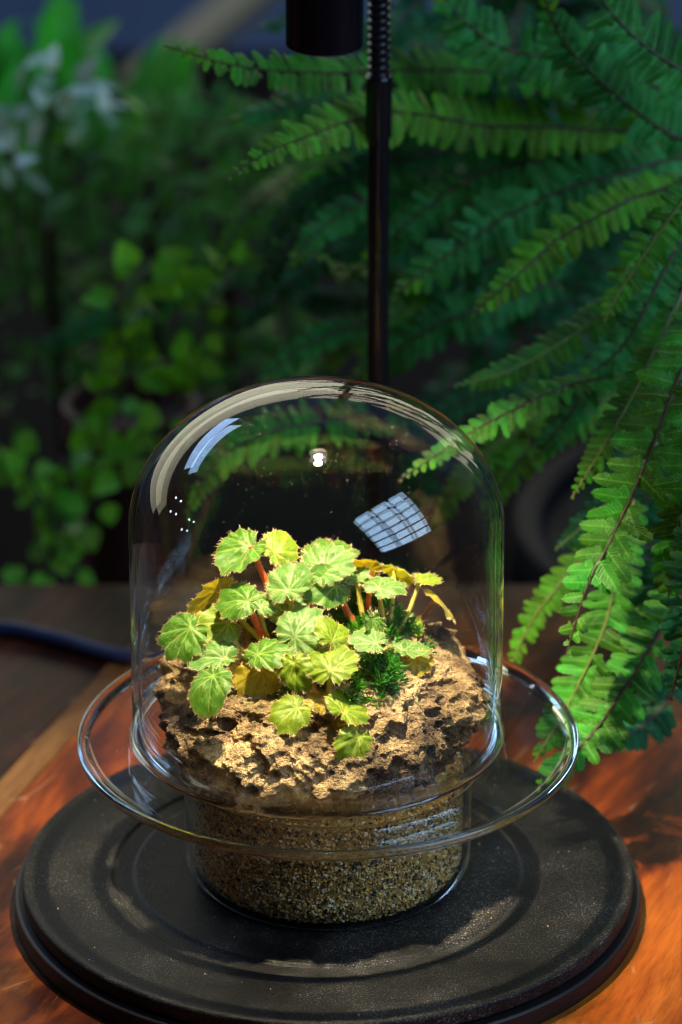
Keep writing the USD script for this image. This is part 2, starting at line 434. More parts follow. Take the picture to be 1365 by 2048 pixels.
red_stem_m = plain('red_petiole', (.50, .085, .022), .45, subsurface_weight=.2, subsurface_scale=.001)
green_stem_m = plain('green_petiole', (.38, .33, .05), .5)
rose_stem_m = plain('pink_petiole', (.45, .17, .07), .5)
hair_m = plain('fine_hair', (.60, .42, .24), .5)
rachis_m = plain('fern_rachis', (.045, .022, .012), .5)
rachis_g_m = plain('fern_green_rachis', (.12, .16, .03), .5)
dot_m = plain('lime_dot', (.62, .66, .55), .8)
lamp_m = plain('black_paint', (.004, .004, .008), .18, specular_ior_level=.7)
coil_m = plain('black_gooseneck', (.010, .010, .014), .25, metallic=.3)
lens_m = M('lamp_lens', {'e': ('emission', {'color': (1.0, .80, .52), 'strength': LAMP})}, surface='e.emission')
cable_m = plain('dark_blue_cable', (.012, .022, .075), .45)
pot_m = plain('black_glazed_pot', (.004, .005, .010), .5, specular_ior_level=.06)
redpot_m = plain('dark_red_clay', (.055, .012, .010), .6)
vine_stem_m = plain('vine_stem', (.05, .10, .02), .6)
soil_m = plain('potting_soil', (.02, .014, .010), .95)
wall_m = M('blue_grey_plaster', {'tc': ('texture_coordinate', {}), 'n': ('noise_texture', {'scale': 2.2, 'detail': 4}),
           'r': ('rgb_ramp', {'ramp': [(.3, (.10, .13, .22)), (.7, (.17, .21, .32))]}), 'p': ('principled_bsdf', {'roughness': .85})},
           [('tc.object', 'n.vector'), ('n.fac', 'r.fac'), ('r.color', 'p.base_color')])
beam_m = plain('pale_timber', (.42, .33, .20), .7)
bench_m = plain('dark_bench_wood', (.010, .008, .008), .95, specular_ior_level=.05)
frame_m = plain('dark_window_frame', (.02, .02, .025), .5)

# ------------------------------------------------------------------ setting
from shapely.geometry import Polygon, box as rect

tabletop = UsdGeom.Xform.Define(stage, '/World/tabletop').GetPrim()
for k_, v_ in (('kind', 'structure'), ('label', 'worn orange and red brown plank tabletop under the turntable'), ('category', 'tabletop')):
    tabletop.SetCustomDataByKey(k_, v_)
gd, nd = np.array([.346, .938]), np.array([.938, -.346])
cuts = [-1.30, -1.10, -.93, -.76, -.58, -.43, -.29, -.1466, -.1346, .0184, .185, .35, .52, .70, .86, 1.04, 1.22]
woods = [wood_dark, wood_orange, wood_orange, wood_dark, wood_orange, wood_orange, wood_dark, wood_tan, wood_orange, wood_orange, wood_orange, wood_dark, wood_orange, wood_orange, wood_dark, wood_orange]
for c0, c1, wm in zip(cuts, cuts[1:], woods):
    q = [nd * (c0 + .0003) - gd * 3, nd * (c1 - .0003) - gd * 3, nd * (c1 - .0003) + gd * 3, nd * (c0 + .0003) + gd * 3]
    pg = Polygon(q).intersection(rect(-1.1, -1.0, 1.1, .262))
    if pg.is_empty:
        continue
    pm = trimesh.creation.extrude_polygon(pg, .036, engine='earcut')
    pm.apply_translation([0, 0, -.036])
    obj('plank', (np.array(pm.vertices), np.array(pm.faces)), wm, tabletop, smooth=False)
obj('under_board', box((-1.09, -.99, -.05), (1.09, .255, -.037)), bench_m, tabletop, smooth=False)
obj('plant_bench', box((-1.6, .295, -.17), (1.6, 1.3, -.13)), bench_m, smooth=False, kind='structure', label='dark low bench behind the table carrying the plant pots', category='bench')
obj('wall', box((-2.2, 1.5, -.9), (2.2, 1.56, 2.2)), wall_m, smooth=False, kind='structure', label='blurred blue grey wall far behind the plants', category='wall')

# ------------------------------------------------------------------ turntable
tt = thing('turntable', 'round black turntable carrying the glass terrarium', 'turntable')
top = rounded([(0, .0075), (.1055, .0075), (.107, .0086), (.107, .0132), (.1060, .0140), (.1025, .01385), (.0760, .01385), (.0748, .0131), (.0685, .0131), (.0672, .0140), (0, .0140)],
              [0, .001, .0006, .0008, .0006, .0006, .0005, .0005, .0005, .0005, 0], 5)
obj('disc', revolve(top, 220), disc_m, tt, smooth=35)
obj('base', revolve(rounded([(0, 0.0002), (.1098, .0002), (.1100, .0010), (.1098, .0066), (.1088, .0073), (0, .0073)], .0005, 4), 220), disc_base_m, tt, smooth=35)

# ------------------------------------------------------------------ glass dish with sand
Z = .014
dish = [(0, .0003), (.0458, .0003), (.0499, .0055), (.0500, .0360), (.0512, .0425), (.0560, .0470), (.0640, .0482), (.0820, .0488), (.0856, .0494), (.0871, .0510), (.0866, .0529),
        (.0848, .0531), (.0815, .0515), (.0640, .0506), (.0545, .0497), (.0492, .0452), (.0478, .0380), (.0475, .0070), (.0448, .0018), (0, .0018)]
rad = [0, .004, .004, .006, .004, .004, .004, .003, .0012, .0012, .0012, .0012, .003, .004, .004, .004, .004, .003, .003, 0]
dish = rounded([(r, z + Z) for r, z in dish], rad, 7)
def thick(prim, fn):
    v = np.array(UsdGeom.Mesh(prim).GetPointsAttr().Get())
    k = np.clip(fn(np.hypot(v[:, 0] - DX * (prim.GetName() == 'glass_cloche'), v[:, 1]), v[:, 2] - Z), 0, 1)
    primvar(prim, 'thick', np.stack([k, k, k], 1))


DX = -.0037
dish_p = obj('glass_dish', revolve(dish, 200), glass_dish_m, smooth=True, label='clear glass dish with wide flat rim and sand filled cup', category='glass dish')
thick(dish_p, lambda r, z: np.maximum(np.clip((r - .0825) / .0012, 0, 1), np.clip((.0016 - z) / .0006, 0, 1) * np.clip((r - .0445) / .001, 0, 1)))
SAND_TOP = Z + .0405
sand = thing('sand', 'coarse brown sand filling the cup of the glass dish', 'sand', kind='stuff')
sp = rounded([(0, Z + .0022), (.0432, Z + .0022), (.0464, Z + .0070), (.0466, SAND_TOP), (0, SAND_TOP)], [0, .004, .004, .001, 0], 7)
obj('bed', revolve(sp, 120), sand_base_m, sand, smooth=40)
octa = np.array([[1, 0, 0], [-1, 0, 0], [0, 1, 0], [0, -1, 0], [0, 0, 1], [0, 0, -1]], float)
octf = np.array([[0, 2, 4], [2, 1, 4], [1, 3, 4], [3, 0, 4], [2, 0, 5], [1, 2, 5], [3, 1, 5], [0, 3, 5]])
seglen = np.r_[0, np.cumsum(np.hypot(*np.diff(sp, axis=0).T))]
lo_s, edge_s = seglen[np.argmax(sp[:, 0] > .036)], seglen[np.nonzero(sp[:, 0] > .0463)[0][-1]]
gr = []
sg = np.random.default_rng(31)
for k in range(27000):
    q = sg.uniform(lo_s, edge_s)
    r_, z_ = np.interp(q, seglen, sp[:, 0]), np.interp(q, seglen, sp[:, 1])
    if k >= 23500:
        r_, z_ = .046 * math.sqrt(sg.uniform()), SAND_TOP
    a = sg.uniform(0, 2 * math.pi)
    ax, _ = np.linalg.qr(sg.normal(size=(3, 3)))
    sz_ = np.clip(sg.lognormal(math.log(.00054), .42), .00024, .0012)
    gv = (octa * sg.uniform(.6, 1.15, (6, 1))) @ ax * sz_
    rad_v = np.array([math.cos(a), math.sin(a), 0])
    gv = gv + rad_v * r_ + [0, 0, z_]
    rr_ = np.hypot(gv[:, 0], gv[:, 1])
    sc_ = np.minimum(1, .04725 / rr_)
    gv[:, :2] *= sc_[:, None]
    gv[:, 2] = np.maximum(gv[:, 2], Z + .0020)
    gr.append((gv, octf))
toned(obj('grains', join(gr), sand_m, sand, smooth=False, kind='stuff'), gr)

crumbs = []
for k in range(70):
    a, q = sg.uniform(0, 2 * math.pi), sg.uniform(.052, .104)
    zz = .01315 if .0685 < q < .0748 else .0140
    if .0672 < q < .0685 or .0748 < q < .076:
        continue
    ax, _ = np.linalg.qr(sg.normal(size=(3, 3)))
    gv = (octa * sg.uniform(.5, 1.2, (6, 1))) @ ax * sg.uniform(.00015, .00045)
    crumbs.append((gv + [q * math.cos(a), q * math.sin(a), zz - gv[:, 2].min() * .8], octf))
toned(obj('crumbs', join(crumbs), sand_m, smooth=False, kind='stuff', label='stray sand crumbs scattered on the black turntable', category='crumbs'), crumbs)

# ------------------------------------------------------------------ glass cloche
DX = -.0037
RB, ZC, H = .0638, .147, .0475
out_p, in_p = [], []
zb = Z + .0528
for t in np.linspace(0, 1, 30):
    a = t * math.pi / 2
    out_p.append((RB * math.cos(a), ZC + H * math.sin(a)))
    in_p.append(((RB - .0024) * math.cos(a), ZC + (H - .0027) * math.sin(a)))
body = [(RB - .0001, zb + .0006), (RB + .0012, zb + .0018), (RB + .0006, zb + .0040)] + [(RB, zz) for zz in np.linspace(zb + .008, ZC - .004, 12)] + out_p
inner = in_p[::-1] + [(RB - .0024, zz) for zz in np.linspace(ZC - .004, zb + .006, 12)] + [(RB - .0027, zb + .0016), (RB - .0014, zb)]
cloche_p = obj('glass_cloche', revolve(body + inner, 200, closed=True, center=(DX, 0, 0)), glass_dome_m, smooth=True, label='clear glass cloche dome covering the planted rock', category='cloche')
thick(cloche_p, lambda r, z: np.clip((.0590 - z) / .0012, 0, 1))

# ------------------------------------------------------------------ rock
ico = trimesh.creation.icosphere(subdivisions=7)
d = np.array(ico.vertices)
RC = np.array([-.0045, -.0005, .0770])
planes = [((0, -.26, .965), .0225), ((.25, -.15, .95), .0258), ((-.45, -.25, .86), .0275), ((0, 0, -1), .0180),
          ((1, .1, .1), .0575), ((-1, .05, .1), .0575), ((.7, -.7, .15), .0545), ((-.75, -.68, .15), .053), ((0, -1, .10), .0500), ((0, 1, .1), .045), ((.7, .7, .1), .054), ((-.7, .7, .1), .053),
          ((0, -.70, .71), .0365), ((.62, -.45, .62), .0445), ((-.62, -.45, .62), .0405), ((.3, -.6, .6), .041), ((.72, 0, -.69), .0435), ((-.72, 0, -.69), .0435), ((0, -.72, -.69), .0410), ((.5, -.55, -.66), .0405), ((-.55, -.5, -.66), .0410), ((0, .6, -.8), .037),
          ((.85, .2, .5), .0565), ((-.85, .1, .5), .050), ((0, .5, .86), .033)]
inv = 0
for nrm, dist in planes:
    nrm = np.array(nrm, float)
    nrm /= np.linalg.norm(nrm)
    inv = inv + np.maximum(d @ nrm / dist, 1e-4) ** 14
rad_r = inv ** (-1 / 14)
rp = RC + d * rad_r[:, None]


def fb(p, s, o, seed):
    return meshkit.fbm(p * s + 37.1 * (seed + 1), o, seed) - .5


big = .0125 * fb(rp, 55, 3, 1)
ridge = -.0062 * np.abs(fb(rp, 90, 3, 2)) * 2
mid = .0056 * fb(rp, 190, 3, 3)
sm = .0038 * fb(rp, 480, 3, 4)
cell = RNG.uniform(RC - .07, RC + .07, (5200, 3))
kd = cKDTree(cell)
dd, ii = kd.query(rp)
crad = RNG.uniform(.0012, .0042, len(cell))[ii]
pit = np.clip(1 - dd / crad, 0, 1)
cell2 = RNG.uniform(RC - .07, RC + .07, (60000, 3))
dd2, ii2 = cKDTree(cell2).query(rp)
crad2 = RNG.uniform(.0004, .0015, len(cell2))[ii2]
pit2 = np.clip(1 - dd2 / crad2, 0, 1)
disp = big + ridge + mid + sm - .0042 * pit ** .7 - .0014 * pit2 ** .7 + .0030
rp = rp + d * disp[:, None]
rr = np.hypot(rp[:, 0] - DX, rp[:, 1])
lim = .0606
s = np.where(rr > lim, lim / rr, 1)
rp[:, 0] = DX + (rp[:, 0] - DX) * s
rp[:, 1] *= s
rock_mesh = trimesh.Trimesh(rp, ico.faces, process=False)
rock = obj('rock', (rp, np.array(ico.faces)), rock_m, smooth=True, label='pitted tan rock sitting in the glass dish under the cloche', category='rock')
hollow_shade = np.clip(pit * 1.0 + .35 * pit2 + np.clip(-mid / .0028, 0, 1) * .45 - .12 + np.clip((fb(rp, 60, 4, 14) * 5 + .2), 0, .65) * np.clip((.088 - rp[:, 2]) / .016, .12, 1), 0, .92)  # shade of pits and lower sides put into the colour
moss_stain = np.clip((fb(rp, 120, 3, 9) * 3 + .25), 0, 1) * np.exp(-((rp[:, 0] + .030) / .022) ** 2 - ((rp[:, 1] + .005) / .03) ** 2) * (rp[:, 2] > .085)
primvar(rock, 'pit', np.stack([hollow_shade, np.clip(moss_stain, 0, .85), hollow_shade * 0], 1))
upv = np.array(rock_mesh.vertex_normals)[:, 2] > .05
rock_top = rp[upv]
rock_kd = cKDTree(rock_top[:, :2])


def on_rock(x, y):
    dist, i = rock_kd.query([x, y], k=6)
    return np.array([x, y, rock_top[i, 2].mean()])


def at_rock(px, py):
    """The rock's surface where the photograph shows it at this pixel."""
    best = None
    for Y in np.linspace(-.055, .05, 106):
        q = P(px, py, Y)
        z = on_rock(q[0], q[1])[2]
        if best is None and q[2] <= z + .0004:
            best = np.array([q[0], q[1], z])
            break
    return best if best is not None else on_rock(*P(px, py, .03)[:2])


# ------------------------------------------------------------------ moss cushion
def blade(base, direction, length, width, bend):
    dn = direction / np.linalg.norm(direction)
    side = np.cross(dn, RNG.normal(size=3))
    side /= np.linalg.norm(side)
    up = np.cross(side, dn)
    v = []
    for t, w in ((0, .55), (.4, 1.0), (.75, .7)):
        c = base + dn * length * t + up * bend * t * t * length
        v += [c - side * width * w / 2, c + side * width * w / 2]
    v.append(base + dn * length + up * bend * length)
    return np.array(v), np.array([[0, 1, 3], [0, 3, 2], [2, 3, 5], [2, 5, 4], [4, 5, 6]])


moss = []
MOSS_SPOTS = [(690, 1195, 60, 40), (770, 1345, 34, 34), (700, 1215, 60, 46), (745, 1290, 50, 50), (740, 1350, 42, 38), (535, 1255, 34, 28), (640, 1330, 50, 40), (600, 1290, 44, 30), (640, 1240, 60, 36), (780, 1240, 36, 30), (835, 1290, 26, 14), (690, 1385, 40, 22), (760, 1385, 26, 22), (610, 1370, 40, 25)]
for px, py, rx, ry in MOSS_SPOTS:
    c = at_rock(px, py)
    for k in range(int(rx * ry / 34)):
        a, q = RNG.uniform(0, 2 * math.pi), math.sqrt(RNG.uniform())
        x, y = c[0] + rx / 5700 * q * math.cos(a), c[1] + ry / 5700 * 1.35 * q * math.sin(a)
        b = on_rock(x, y)
        lift = .0052 * (1 - q * q)
        tip = b + np.array([0, 0, lift])
        out = np.array([math.cos(a) * q, math.sin(a) * q - .25, .9])
        tuft = out + RNG.normal(size=3) * .25
        for j in range(14):
            dv = tuft / np.linalg.norm(tuft) + RNG.normal(size=3) * .55
            moss.append(blade(tip + RNG.normal(size=3) * .0006, dv, RNG.uniform(.0022, .0044), RNG.uniform(.00035, .00065), RNG.normal() * .3))
toned(obj('moss', join(moss), moss_m, smooth=False, kind='stuff', label='bright green moss tufts growing on top of the rock', category='moss'), moss)


# ------------------------------------------------------------------ scalloped hairy leaves on the rock
def leaf_geometry(R, seed, lobes=11, cup=.25, fold=.18, notch=.62, long=1.0, tooth=.085):
    """A round scalloped leaf about its petiole joint at the origin, tip along +x, upper side +z. Returns vertices, faces, masks, rim and rim directions."""
    r_ = np.random.default_rng(seed)
    NA, NR = 132, 22
    a = np.linspace(-math.pi, math.pi, NA, endpoint=False)
    c = .42 * R
    base = c * np.cos(a) + np.sqrt(R * R - (c * np.sin(a)) ** 2)
    base = base * (1 + .10 * (meshkit.fbm(np.stack([np.cos(a), np.sin(a), 0 * a], 1) * 1.6 + seed * 2.3, 2, seed) - .5))
    back = np.abs(np.abs(a) - math.pi)
    base = base * (1 - notch * np.exp(-(back / .26) ** 2))
    ph = r_.uniform(-.15, .15)
    saw = np.abs((((a + .10 * np.sin(3 * a + seed) + .06 * np.sin(7 * a + 2 * seed)) * lobes / (2 * math.pi) + ph) % 1) - .5) * 2
    outline = base * (1 + tooth * (1 - saw ** 1.5 * 1.6) + .05 * np.sin(2 * a + r_.uniform(0, 6)) + .03 * np.sin(3 * a + r_.uniform(0, 6)) + .022 * np.sin(lobes * 3 * a + r_.uniform(0, 6)))
    rad_ = (np.arange(1, NR + 1) / NR) ** .9
    x = np.r_[0, (rad_[:, None] * outline * np.cos(a)).ravel()]
    y = np.r_[0, (rad_[:, None] * outline * np.sin(a)).ravel()]
    x = np.where(x > 0, x * long, x)
    q = np.r_[0, np.repeat(rad_, NA)]
    rho = np.hypot(x, y) / R
    # veins
    vein = np.zeros_like(x)
    crest = np.zeros_like(x)
    for va in np.radians([0, 36, -36, 76, -76, 122, -122]) + r_.normal(size=7) * .10:
        L = (c * math.cos(va) + math.sqrt(R * R - (c * math.sin(va)) ** 2)) * .93
        if abs(va) < .1:
            L *= long
        u = np.array([math.cos(va), math.sin(va)])
        segs = [(np.zeros(2), u * L, .030)]
        for tt_, sgn in [(q_ + r_.uniform(-.06, .06), g_) for q_, g_ in ((.30, 1), (.42, -1), (.56, 1), (.68, -1), (.80, 1))]:
            p0 = u * L * tt_
            ang = va + sgn * .62
            segs.append((p0, p0 + np.array([math.cos(ang), math.sin(ang)]) * L * (1 - tt_) * .75, .017))
        for p0, p1, w in segs:
            e = p1 - p0
            t = np.clip(((x - p0[0]) * e[0] + (y - p0[1]) * e[1]) / (e @ e), 0, 1)
            dist = np.hypot(x - p0[0] - t * e[0], y - p0[1] - t * e[1]) / R
            vein = np.maximum(vein, np.exp(-(dist / (w * (1.25 - .6 * t))) ** 2) * (1 if w > .02 else .65))
            if w > .02:
                crest = np.maximum(crest, np.exp(-(dist / .10) ** 2))
    vein = np.maximum(vein, np.exp(-(rho / .13) ** 2) * .8)
    vein = np.clip(vein * (.55 + .9 * meshkit.fbm(np.stack([x, y, 0 * x], 1) / R * 5 + seed * 3.1, 3, seed + 9)), 0, 1)
    z = R * (-cup * rho ** 2 * .55 - .055 * crest * q + .05 * np.sin(lobes * np.arctan2(y, x) + 1) * q ** 3 - fold * np.exp(-(y / (.25 * R)) ** 2) * .25 + fold * np.abs(y) / R * .35)
    z += R * .26 * (meshkit.fbm(np.stack([x, y, 0 * x], 1) / R * 1.7 + seed * 1.7, 3, seed) - .5)
    v = np.stack([x, y, z], 1)
    f = [[0, 1 + k, 1 + (k + 1) % NA] for k in range(NA)]
    for i in range(NR - 1):
        o, o2 = 1 + i * NA, 1 + (i + 1) * NA
        for k in range(NA):
            k2 = (k + 1) % NA
            f += [[o + k, o2 + k, o2 + k2], [o + k, o2 + k2, o + k2]]
    edge = np.clip((q - .93) / .07, 0, 1)
    tone = np.clip(.45 + .6 * (meshkit.fbm(np.stack([x, y, 0 * x], 1) / R * 3 + seed, 3, seed + 3) - .5) + .25 * crest * 0 + .15 * (q - .5), 0, 1)
    rim = v[1 + (NR - 1) * NA:]
    prev = v[1 + (NR - 3) * NA:1 + (NR - 2) * NA]
    return v, np.array(f), np.stack([vein, edge, tone], 1), rim, rim - prev


def spikes(bases, dirs, lengths, w=.00008):
    v, f = [], []
    for k, (b, dv, l) in enumerate(zip(bases, dirs, lengths)):
        dv = dv / np.linalg.norm(dv)
        s1 = np.cross(dv, [.3, .5, .81])
        s1 /= np.linalg.norm(s1)
        s2 = np.cross(dv, s1)
        o = 4 * k
        v += [b + s1 * w, b - s1 * .5 * w + s2 * .87 * w, b - s1 * .5 * w - s2 * .87 * w, b + dv * l]
        f += [[o, o + 1, o + 3], [o + 1, o + 2, o + 3], [o + 2, o, o + 3]]
    return np.array(v), np.array(f)


SC = 5750.0  # photograph pixels per metre around the rock


def leaf(plant, cx, cy, Y, dia, alpha, beta, az, kind, root, stem, sag=.25, seed=0, lobes=11, long=1.0, cup=.25, fold=.18, thick=.0010, label=None, tooth=.085):
    R = dia * .93 / 2 / SC
    j_ = np.random.default_rng(seed + 900)
    R *= j_.uniform(.97, 1.16)
    alpha, beta, az = alpha + j_.normal() * 9, beta + j_.normal() * 10, az + j_.normal() * 14
    lobes = int(j_.integers(9, 14)) if lobes == 11 else lobes
    cup, fold, tooth = cup * j_.uniform(.2, 2.0), fold * j_.uniform(.3, 2.3), tooth * j_.uniform(.6, 1.15)
    al, be = math.radians(alpha), math.radians(beta)
    n = np.array([math.sin(be), -math.sin(al) * math.cos(be), math.cos(al) * math.cos(be)])
    t = np.array([math.cos(math.radians(az)), math.sin(math.radians(az)), 0])
    t -= n * (t @ n)
    t /= np.linalg.norm(t)
    s_ = np.cross(n, t)
    F = np.stack([t, s_, n])
    v, f, mask, rim, rdir = leaf_geometry(R, seed, lobes, cup, fold, long=long, tooth=tooth)
    if Y is None:
        Y = at_rock(cx, cy)[1] - .35 * R - .0015
    centre = P(cx, cy, Y)
    J = centre - t * .42 * R * (1 if long == 1 else long * 1.1)
    W = v @ F + J
    lf = obj('leaf', (W, f), LM[kind], plant, smooth=True, **({'label': label} if label else {}))
    primvar(lf, 'leaf_mask', mask)
    r_ = np.random.default_rng(seed + 500)
    # margin hairs
    idx = r_.choice(len(rim), 96)
    hb = (rim[idx] + r_.normal(size=(96, 3)) * R * .01) @ F + J
    hd = (rdir[idx] / np.linalg.norm(rdir[idx], axis=1, keepdims=True) + r_.normal(size=(96, 3)) * .35 + [0, 0, .25]) @ F
    sp_ = [spikes(hb, hd, r_.uniform(.0006, .0016, 96))]
    top_i = r_.choice(np.arange(400, len(v)), 60)
    sp_.append(spikes(W[top_i], n + r_.normal(size=(60, 3)) * .5, r_.uniform(.0004, .0010, 60), .00004))
    obj('hairs', join(sp_), hair_m, lf, smooth=False, kind='stuff')
    # petiole
    rt = np.asarray(root, float)
    mid_ = rt * .45 + J * .55 + np.array([0, 0, -sag * np.linalg.norm(J - rt) * .3]) + n * -.0012
    path = catmull([rt, mid_, J - n * .0013 - t * .0004], 18)
    rad_ = np.linspace(thick * 1.15, thick * .85, 18)
    pt = obj('petiole', tube(path, rad_, 9), {'red': red_stem_m, 'green': green_stem_m, 'rose': rose_stem_m}[stem], plant, smooth=True)
    kk = r_.integers(2, 17, 70)
    dirs = r_.normal(size=(70, 3))
    tg = np.gradient(path, axis=0)[kk]
    tg /= np.linalg.norm(tg, axis=1, keepdims=True)
    dirs -= tg * (dirs * tg).sum(1, keepdims=True)
    dirs /= np.linalg.norm(dirs, axis=1, keepdims=True)
    jit = tg * r_.uniform(-.0008, .0008, (70, 1))
    obj('hairs', spikes(path[kk] + jit + dirs * rad_[kk][:, None] * .9, dirs + r_.normal(size=(70, 3)) * .2, r_.uniform(.0005, .0013, 70), .00005), hair_m, pt, smooth=False, kind='stuff')


def root(px, py):
    q = at_rock(px, py)
    return q - np.array([0, 0, .001])


tall = thing('begonia', 'tall red stemmed hairy plant rising highest from the top of the rock', 'plant')
r1, r2, r3 = root(540, 1285), root(600, 1270), root(735, 1270)
#     cx    cy    Y     dia  al  be   az   kind    root stem
leaf(tall, 480, 1103, .012, 108, 24, -14, 196, 'green', r2, 'red', seed=1, fold=.3, thick=.0012)
leaf(tall, 560, 1094, .016, 82, 42, 6, 50, 'yellow', r2, 'rose', seed=2)
leaf(tall, 655, 1106, .024, 118, 4, 4, 20, 'green', r2, 'rose', seed=3)
leaf(tall, 577, 1163, .004, 98, 34, -12, 60, 'silver', r2, 'green', seed=4)
leaf(tall, 657, 1127, .012, 96, 22, -14, 35, 'silver', r2, 'rose', seed=5)
leaf(tall, 655, 1172, .006, 88, 40, 10, 215, 'green', r3, 'red', seed=6, thick=.0012, fold=.35)
leaf(tall, 724, 1132, .022, 80, -36, 14, 190, 'golden', r3, 'red', seed=7, label='golden brown leaf seen from its underside')
leaf(tall, 713, 1148, .016, 54, 22, -18, 60, 'silver', r3, 'green', seed=8)
leaf(tall, 476, 1197, -.004, 88, 24, 0, 178, 'green', r1, 'red', seed=9, thick=.0012, fold=.3)
leaf(tall, 528, 1203, .002, 66, 38, 8, 70, 'silver', r1, 'green', seed=10)
leaf(tall, 421, 1190, .010, 112, -48, -30, 215, 'golden', r1, 'green', seed=11, label='large folded leaf showing its golden underside')
leaf(tall, 606, 1258, -.010, 98, 22, -16, 40, 'silver', r2, 'green', seed=12)
leaf(tall, 592, 1222, .006, 88, 30, 0, 10, 'dark', r2, 'green', seed=13)
leaf(tall, 560, 1215, .008, 72, 40, 0, 120, 'yellow', r2, 'green', seed=14)

right = thing('begonia', 'small hairy plant with thin stalks on the right of the moss', 'plant')
r4 = root(778, 1290)
leaf(right, 798, 1140, .022, 74, -50, 6, 70, 'yellow', r4, 'green', seed=20, thick=.0008)
leaf(right, 769, 1167, .010, 82, 10, -12, 45, 'silver', r4, 'green', seed=21, thick=.0009)
leaf(right, 854, 1159, .020, 56, 4, 4, 15, 'yellow', r4, 'green', seed=22, thick=.0008)
leaf(right, 888, 1201, .018, 78, -34, 22, -10, 'golden', root(815, 1240), 'rose', seed=23, thick=.0008, label='thin leaf on a pink stalk pointing right')
leaf(right, 748, 1249, -.008, 56, 30, 48, 300, 'green', r4, 'green', seed=24, thick=.0007)
leaf(right, 812, 1256, None, 64, 42, 4, 100, 'yellow', r4, 'green', seed=25, thick=.0008)
leaf(right, 739, 1280, -.016, 72, 6, 0, 160, 'silver', r4, 'green', seed=26, thick=.0007)
leaf(right, 822, 1298, None, 78, 6, 14, 10, 'silver', r4, 'green', seed=27, thick=.0007)
leaf(right, 838, 1325, None, 58, 36, 8, -50, 'golden', r4, 'green', seed=28, thick=.0007, label='small yellow leaf lying on the bare rock')
leaf(right, 765, 1306, None, 44, 20, 10, 200, 'golden', r4, 'rose', seed=29, thick=.0006)
leaf(right, 782, 1312, None, 56, 6, -16, 200, 'silver', r4, 'green', seed=30, thick=.0006)

left = thing('begonia', 'broad leaved hairy plant spilling over the left edge of the rock', 'plant')
r5 = root(485, 1300)
leaf(left, 362, 1268, -.006, 104, 26, -2, 205, 'green', r5, 'green', seed=40, fold=.3)
leaf(left, 440, 1246, .000, 90, 24, 10, 200, 'yellow', r5, 'green', seed=41)
leaf(left, 532, 1298, -.016, 98, 18, -20, 25, 'green', r5, 'green', seed=42, fold=.35)
leaf(left, 428, 1314, -.014, 90, 14, -8, 170, 'silver', r5, 'green', seed=43, fold=.35)
leaf(left, 418, 1368, -.034, 92, 30, -12, 240, 'green', r5, 'green', seed=44, long=1.18, lobes=9, tooth=.03)
leaf(left, 515, 1356, None, 88, 50, 4, -95, 'golden', r5, 'rose', seed=45, label='shaded olive yellow leaf hanging over the rock')

front = thing('begonia', 'bright young rosette at the front of the rock below the moss', 'plant')
r6 = root(655, 1405)
leaf(front, 590, 1340, -.026, 82, 40, -8, 260, 'yellow', r6, 'rose', seed=60)
leaf(front, 662, 1322, -.026, 100, 42, 4, 80, 'yellow', r6, 'green', seed=61)
leaf(front, 672, 1268, -.016, 80, 34, 8, 90, 'yellow', r6, 'rose', seed=62)
leaf(front, 580, 1422, None, 88, 34, -16, 200, 'yellow', r6, 'red', seed=63)  # these front leaves: lamplight put into the colour by a yellower green
leaf(front, 699, 1409, None, 96, 30, 14, 50, 'yellow', r6, 'red', seed=64)
leaf(front, 714, 1486, None, 84, 40, 8, -80, 'yellow', root(685, 1430), 'red', seed=65)
for k, (px, py, dia, az) in enumerate([(632, 1398, 34, 150), (645, 1412, 30, 250), (655, 1395, 30, 70), (622, 1408, 26, 190)]):
    leaf(front, px, py, at_rock(px, py)[1] - .003, dia, 30, 0, az, 'golden', r6, 'red', seed=70 + k, thick=.0005, label='tiny reddish young leaf in the rosette')


# ------------------------------------------------------------------ gooseneck lamp
lamp = thing('desk_lamp', 'black gooseneck desk lamp standing behind the cloche', 'lamp')
LH = P(650, 88, .006)
hx, hy, hz = LH
RH = .0128
head = rounded([(.0112, hz), (RH, hz), (RH, hz + .075), (.0080, hz + .082), (.0001, hz + .083)], [0, .0006, .004, .004, 0], 5)
obj('lamp_head', revolve(np.vstack([head, rounded([(.0001, hz + .033), (.0108, hz + .033), (.0108, hz + .006), (.0112, hz)], .0003, 3)]), 72, closed=False, center=(hx, hy, 0)), lamp_m, lamp, smooth=40)
obj('lens', revolve([(0, hz + .0240), (.0056, hz + .0245), (.0056, hz + .0270), (0, hz + .0270)], 48, center=(hx, hy, 0)), lens_m, lamp, smooth=False)
PY = .175
pb, pt_ = P(753, 800, PY), P(758, 265, PY)
pz = pt_[2]
gx = pt_[0]
PR = .0040
obj('pole', tube(np.array([[gx, PY, .012], [gx, PY, pz]]), PR, 28), lamp_m, lamp, smooth=40)
sz = P(758, 150, PY)[2]
obj('sleeve', revolve(rounded([(0, pz - .0015), (.0049, pz - .0015), (.0049, pz + .001), (.0049, sz - .001), (.0046, sz), (0, sz)], .0006, 4), 40, center=(gx, PY, 0)), lamp_m, lamp, smooth=40)
